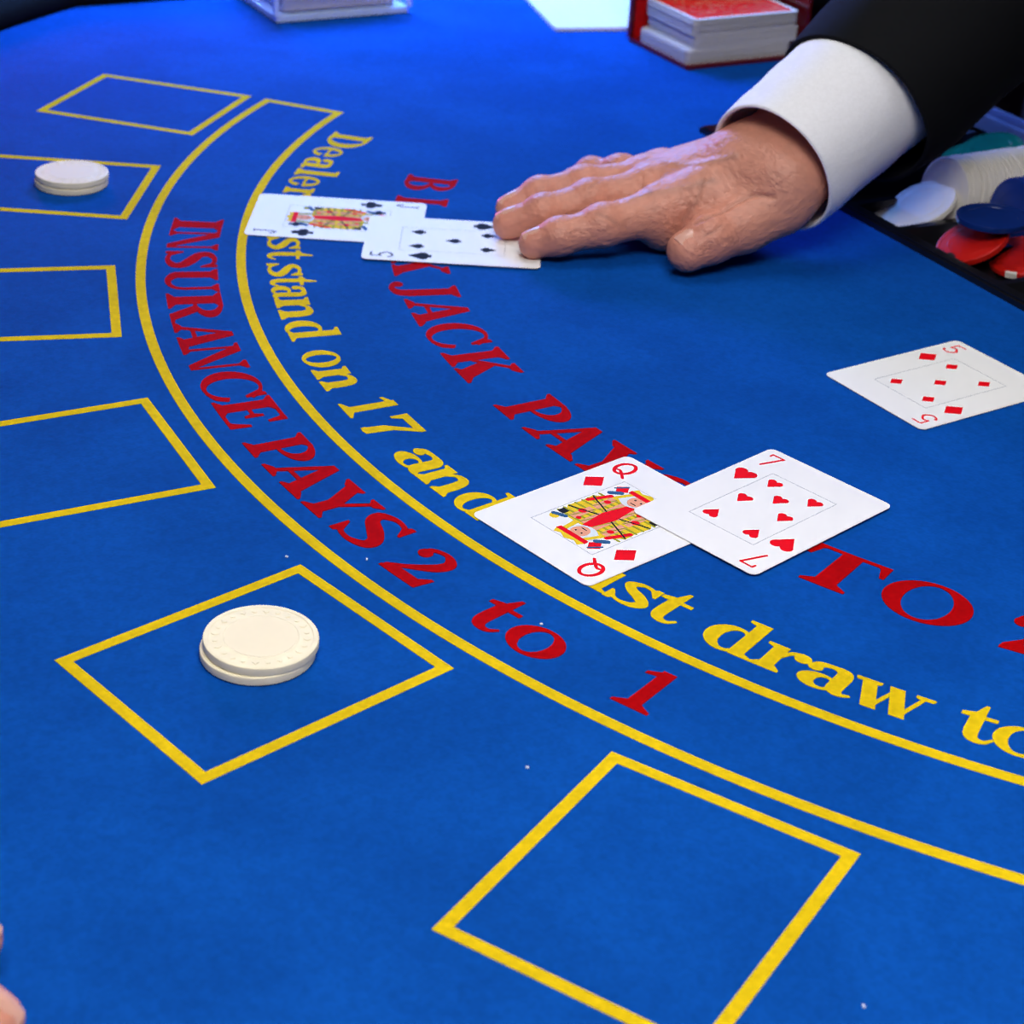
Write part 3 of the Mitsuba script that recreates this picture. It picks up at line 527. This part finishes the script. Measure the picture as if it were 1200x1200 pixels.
def hand_mesh(h=.0011):
    lo, hi = V(-.03, .88, -.004), V(.215, 1.05, .115)
    n = np.ceil((hi-lo)/h).astype(int)
    g = np.stack(np.meshgrid(*[lo[i]+h*np.arange(n[i]) for i in range(3)], indexing='ij'), -1).astype(np.float32)
    P = g.reshape(-1, 3).astype(np.float32)
    c = lambda a, b, ra, rb: cone(P, np.asarray(a, np.float32), np.asarray(b, np.float32), ra, rb)
    fing = None
    for f, (r0, r1, r2, r3) in FING.items():
        M, B, D, E = (J[f+x] for x in 'MPDT')
        d = smin(smin(c(M, B, r0, r1), c(B, D, r1*.97, r2), .004), c(D, E, r2, r3), .004)
        for q, rr_ in ((B, r1), (D, r2)):                                   # knuckle pads on the back of each joint
            d = smin(d, np.linalg.norm(P-(q+V(0, 0, .0016)).astype(np.float32), axis=-1)-(rr_*.93), .004)
        fing = d if fing is None else smin(fing, d, .0014)
    palm = None
    for f, w, r0, r1 in (('i', J['wR']*.62+J['wU']*.38, .0185, .0118), ('m', J['wR']*.45+J['wU']*.55, .0195, .0120), ('r', J['wR']*.25+J['wU']*.75, .0195, .0116), ('p', J['wU'], .0185, .0112)):
        d = c(w, J[f+'M'], r0, r1); palm = d if palm is None else smin(palm, d, .010)
    for a, b in (('i', 'm'), ('m', 'r'), ('r', 'p')): palm = smin(palm, c(J[a+'M']-V(0, 0, .006), J[b+'M']-V(0, 0, .006), .0095, .0095), .006)
    palm = smin(palm, c(J['wR'], J['fR'], .0190, .0220), .012); palm = smin(palm, c(J['wU'], J['fU'], .0195, .0220), .012); palm = smin(palm, c(J['wR'], J['wU'], .0200, .0195), .012)
    palm = smin(palm, c(J['iM']+V(.004, .004, -.008), J['tC']+V(-.02, .012, -.004), .0145, .0150), .010)
    palm = smin(palm, c(J['pM']+V(.004, -.004, -.009), J['wU']+V(-.004, .012, -.010), .0130, .0150), .010)
    th = smin(c(J['tC'], J['tM'], .0185, .0148), c(J['tM'], J['tI'], .0145, .0122), .006)
    th = smin(th, c(J['tI'], J['tT'], .0122, .0110), .004)
    th = smin(th, np.linalg.norm(P-(J['tI']+V(-.001, -.001, .002)).astype(np.float32), axis=-1)-.0118, .004)
    palm = smin(palm, c(J['tM']+V(-.004, .006, .004), J['iM']*.6+J['tC']*.4, .0085, .0095), .012)   # web of the thumb
    hand = smin(palm, fing, .007)
    hand = smin(hand, th, .0045)
    for f, x in (('i', .3), ('m', .48), ('r', .66), ('p', .85)):             # knuckles and tendons on the back of the hand
        hand = smin(hand, np.linalg.norm(P-(J[f+'M']+V(0, 0, .0040)).astype(np.float32), axis=-1)-.0080, .008)
        hand = smin(hand, c(J[f+'M']*.8+(J['wR']*(1-x)+J['wU']*x)*.2+V(0, 0, .0085), J[f+'M']*.25+(J['wR']*(1-x)+J['wU']*x)*.75+V(0, 0, .0145), .0012, .0006), .012)
    return surface_nets(hand.reshape(n), lo, h)
def dress_skin(m):
    """Fine creases on the joints, their shade darkened into the vertex colour, and the skin's own colour: redder knuckles and fingertips."""
    v, nn = m.vertices.copy(), m.vertex_normals
    disp = (meshkit.fbm(v*330, 3, 1)-.5)*.00045+(meshkit.noise(v*1100, 3)-.5)*.00018
    red = np.zeros(len(v)); crease_shade = np.zeros(len(v))
    for f in 'imrp':
        for q, amp in (('P', 1.0), ('D', .7)):
            p = J[f+q]; ax = J[f+'T']-J[f+'M']; ax = ax/np.linalg.norm(ax); d = v-p; r = np.linalg.norm(d, axis=1)
            s = d @ ax; w = np.exp(-(r/.0125)**2)*(nn[:, 2] > .1)
            wv = np.cos(s/.0021*2*np.pi/1.15+1.3*np.sin(v[:, 1]*700)); disp += -.00035*amp*w*np.maximum(wv, 0)**2; crease_shade += w*np.maximum(wv, 0)**3*.5
            red += .55*amp*np.exp(-(r/.013)**2)
        red += .6*np.exp(-(np.linalg.norm(v-J[f+'T'], axis=1)/.012)**2)+.35*np.exp(-(np.linalg.norm(v-J[f+'M'], axis=1)/.016)**2)
    p = J['tI']; ax = J['tT']-J['tM']; ax = ax/np.linalg.norm(ax); d = v-p; r = np.linalg.norm(d, axis=1); s = d @ ax
    w = np.exp(-(r/.016)**2)*(nn[:, 2] > 0); wv = np.cos(s/.0026*2*np.pi+1.2*np.sin(v[:, 0]*600)); disp += -.0004*w*np.maximum(wv, 0)**2; crease_shade += w*np.maximum(wv, 0)**3*.5; red += .5*np.exp(-(r/.018)**2)
    red += .4*np.exp(-(np.linalg.norm(v-J['tT'], axis=1)/.014)**2)
    lines = (([(.1226, .9224, .0414), (.1136, .9246, .0409), (.1060, .9233, .0376), (.0992, .9202, .0337), (.0903, .9141, .0317), (.0836, .9130, .0280)], .0013, .0013),
             ([(.0876, .9349, .0433), (.0843, .9288, .0342), (.0786, .9276, .0240)], .0016, .0007), ([(.0339, .9189, .0279), (.0393, .9169, .0263), (.0439, .9171, .0237)], .0010, .0005),
             ([(.0973, .9101, .0290), (.0930, .9067, .0264), (.0888, .9059, .0245)], .0009, .0006), ([(.0609, .9335, .0356), (.0572, .9511, .0328)], .0015, .0004), ([(.0337, .9504, .0338), (.0294, .9463, .0317)], .0011, .0005))
    veins = (([(.0598, .9777, .0390), (.0735, .9564, .0443), (.0901, .9445, .0503), (.1033, .9398, .0565)], .0020, .0007), ([(.0523, .9325, .0326), (.0731, .9342, .0380), (.0924, .9343, .0439)], .0020, .0006))
    vein = np.zeros(len(v))
    for ps, w0, amp in lines+veins:
        c = curve(np.array(ps), 10); r = np.min(np.linalg.norm(v[:, None]-c[None], axis=2), axis=1); w = np.exp(-(r/w0)**2)
        if (ps, w0, amp) in veins: disp += amp*w; vein = np.maximum(vein, w)
        else: disp += -amp*w; crease_shade += .75*w
    m.vertices = v+nn*disp[:, None]
    f1 = meshkit.fbm(v*140, 3, 5)[:, None]; f2 = meshkit.noise(v*520, 9)[:, None]; red = np.clip(red, 0, 1)[:, None]
    base = V(.60, .265, .185)*(1-.5*red)+V(.64, .190, .140)*(.5*red)
    col = base*(.84+.22*f1+.10*f2)*(1-.30*np.clip(crease_shade, 0, 1)[:, None])*(1-vein[:, None]*V(.14, .06, .0))  # shade of the creases is multiplied into the skin colour
    return m, np.clip(col, 0, 1)
HAND, HAND_COL = dress_skin(hand_mesh())
def nail_mesh(length, width):
    g = np.stack(np.meshgrid(np.linspace(-1, 1, 11), np.linspace(-1, 1, 11), indexing='ij'), -1).reshape(-1, 2)
    k = np.maximum(np.abs(g).max(1), 1e-9)/np.maximum((np.abs(g)**3).sum(1)**(1/3), 1e-9); g = g*k[:, None]
    top = np.c_[g[:, 0]*length/2, g[:, 1]*width/2, -.55*width*(g[:, 1]*.5)**2*2-.0006*g[:, 0]**2]; bot = top-V(0, 0, .0009)
    f = [[i*11+j, (i+1)*11+j, (i+1)*11+j+1, i*11+j+1] for i in range(10) for j in range(10)]
    f = [x for q in f for x in (q[:3], [q[0], q[2], q[3]])]; m = trimesh.Trimesh(np.vstack([top, bot]), f+[[a+121, c_+121, b+121] for a, b, c_ in f], process=False)
    rimv = [j for j in range(11)]+[i*11+10 for i in range(1, 11)]+[110+j for j in range(9, -1, -1)]+[i*11 for i in range(9, 0, -1)]
    ex = [x for a, b in zip(rimv, rimv[1:]+rimv[:1]) for x in ([a, b, b+121], [a, b+121, a+121])]
    m = trimesh.Trimesh(m.vertices, np.vstack([m.faces, ex]), process=False); m.fix_normals(); return m
NAIL, TNAIL = nail_mesh(.0115, .0105), nail_mesh(.0140, .0130)
def put_hand(key, M=np.eye(4), tint=(1, 1, 1)):
    put(key, HAND, 'm_skin', True, M, color=HAND_COL*np.array(tint))
    n = 0
    for f, off in (('i', V(0, -.15, 1)), ('m', V(0, -.05, 1)), ('r', V(0, .05, 1)), ('p', V(0, .2, 1)), ('t', V(-.25, -.35, 1))):
        a, b = J[f+('I' if f == 't' else 'D')], J[f+'T']; d = (b-a)/np.linalg.norm(b-a); z = off-d*(off @ d); z = z/np.linalg.norm(z)
        r = .0111 if f == 't' else FING[f][3]
        m = pose(b-d*.0010+z*(r+.00045), z+d*.12, d); k = key+'__fingernail'+(f'_{n:03d}' if n else ''); n += 1
        put(k, TNAIL if f == 't' else NAIL, 'm_nail', 40, M @ m)
def tube(path, rx, ry, thick, n=56, hint=(0, 0, 1), wob=0.0, seed=0, back=0.0):
    """A hollow sleeve along a path: outer wall, rolled front edge and inner wall; ry is measured along hint."""
    path = np.array(path, float); t = np.gradient(path, axis=0); t /= np.linalg.norm(t, axis=1)[:, None]
    a = np.linspace(0, 2*np.pi, n, endpoint=False)
    def ringv(i, dr, ds=0):
        zz = np.asarray(hint, float)-t[i]*(np.asarray(hint, float) @ t[i]); zz /= np.linalg.norm(zz); xx = np.cross(zz, t[i])
        w_ = 1+wob*(meshkit.noise(np.c_[np.cos(a)*1.6+seed, np.sin(a)*1.6, np.full(n, i*.55)], seed)-.5)
        return path[i]+ds*t[i]+((rx[i]+dr)*w_*np.cos(a))[:, None]*xx+((ry[i]+dr)*w_*np.sin(a))[:, None]*zz
    k = len(path); rows = [ringv(i, -thick) for i in range(k-1, -1, -1)]+[ringv(0, -thick*.85, -.0006), ringv(0, -thick*.5, -.0010), ringv(0, -thick*.15, -.0006)]+[ringv(i, 0) for i in range(k)]
    v = np.vstack(rows); m = len(rows)
    f = [[i*n+j, i*n+(j+1) % n, (i+1)*n+(j+1) % n, (i+1)*n+j] for i in range(m-1) for j in range(n)]+[[(m-1)*n+j, (m-1)*n+(j+1) % n, (j+1) % n, j] for j in range(n)]
    me = trimesh.Trimesh(v, [x for q in f for x in (q[:3], [q[0], q[2], q[3]])], process=False); me.fix_normals(); return me
put_hand('person')
AX = V(.626, .685, .364); AX /= np.linalg.norm(AX)
CF = V(.1245, .9505, .0470)
cuff = tube([CF+AX*s for s in np.linspace(0, .10, 14)], np.linspace(.0385, .0415, 14), np.linspace(.0385, .0415, 14), .0022, wob=.03, seed=3)
put('person__shirt_cuff', cuff, 'm_cuff', 40); tag('person__shirt_cuff', 'white shirt cuff')
S0 = CF+AX*.067+V(.0035, -.0015, -.0040)
ELB, SHO = V(.350, 1.195, .200), V(.60, 1.45, .46)
spts = [S0, S0*.75+ELB*.25, S0*.5+ELB*.5, S0*.22+ELB*.78, ELB+V(.02, .02, .02), ELB*.6+SHO*.4, ELB*.3+SHO*.7, SHO]
spts = curve(np.array(spts), 5)
rad = np.interp(np.linspace(0, 1, len(spts)), [0, .2, .5, .75, 1], [.0478, .058, .072, .082, .095])
put('person__jacket_sleeve', tube(spts, rad, rad, .003, wob=.07, seed=8), 'm_jacket', 45); tag('person__jacket_sleeve', 'black jacket sleeve')
tz = [-.74, -.45, -.2, 0, .2, .38, .50, .56, .60]; tr = [.17, .19, .185, .18, .195, .215, .19, .11, .065]
tors = []
aa = np.linspace(0, 2*np.pi, 48, endpoint=False); TC = at(.36, .30)
for z, r in zip(tz, tr): tors.append(np.array([TC+V(*(E30*(r*.62*math.cos(q))+E120*(r*1.05*math.sin(q))), z) for q in aa]))
tv = np.vstack(tors+[[TC+V(0, 0, tz[0])], [TC+V(0, 0, tz[-1])]]); nn_ = 48
tf = [[i*nn_+j, i*nn_+(j+1) % nn_, (i+1)*nn_+(j+1) % nn_, (i+1)*nn_+j] for i in range(len(tz)-1) for j in range(nn_)]
tf = [x for q in tf for x in (q[:3], [q[0], q[2], q[3]])]+[[len(tv)-2, (j+1) % nn_, j] for j in range(nn_)]+[[len(tv)-1, (len(tz)-1)*nn_+j, (len(tz)-1)*nn_+(j+1) % nn_] for j in range(nn_)]
tm_ = trimesh.Trimesh(tv, tf, process=False); tm_.fix_normals()
put('person__jacket', tm_, 'm_jacket', 50)
tag('person__jacket', 'black jacket')
tag('person', 'dealer in black jacket and white cuff, hand flat on the felt touching a card', 'person')
# the player's hand at the lower left corner: fingertips only reach into the photo
ang = math.radians(176); R_ = np.eye(4); R_[:2, :2] = [[math.cos(ang), -math.sin(ang)], [math.sin(ang), math.cos(ang)]]
tl_ = math.radians(19); R_[:3, :3] = np.array([[math.cos(tl_), 0, math.sin(tl_)], [0, 1, 0], [-math.sin(tl_), 0, math.cos(tl_)]]) @ R_[:3, :3]
tip = R_[:3, :3] @ J['mT']; R_[:3, 3] = V(-.1238, .3510, .0092)-tip
put_hand('person_001', R_, (1.0, 1.0, 1.0))
p_ = lambda s: (R_ @ np.array([*s, 1]))[:3]
sl = [p_(CF+AX*s) for s in np.linspace(.004, .16, 10)]
put('person_001__sleeve', tube(sl, np.linspace(.040, .052, 10), np.linspace(.040, .052, 10), .003, wob=.05, seed=2), 'm_jacket', 45); tag('person_001__sleeve', 'dark sleeve')
tag('person_001', 'player at the lower left corner of the photo, only blurred fingertips in view', 'person')
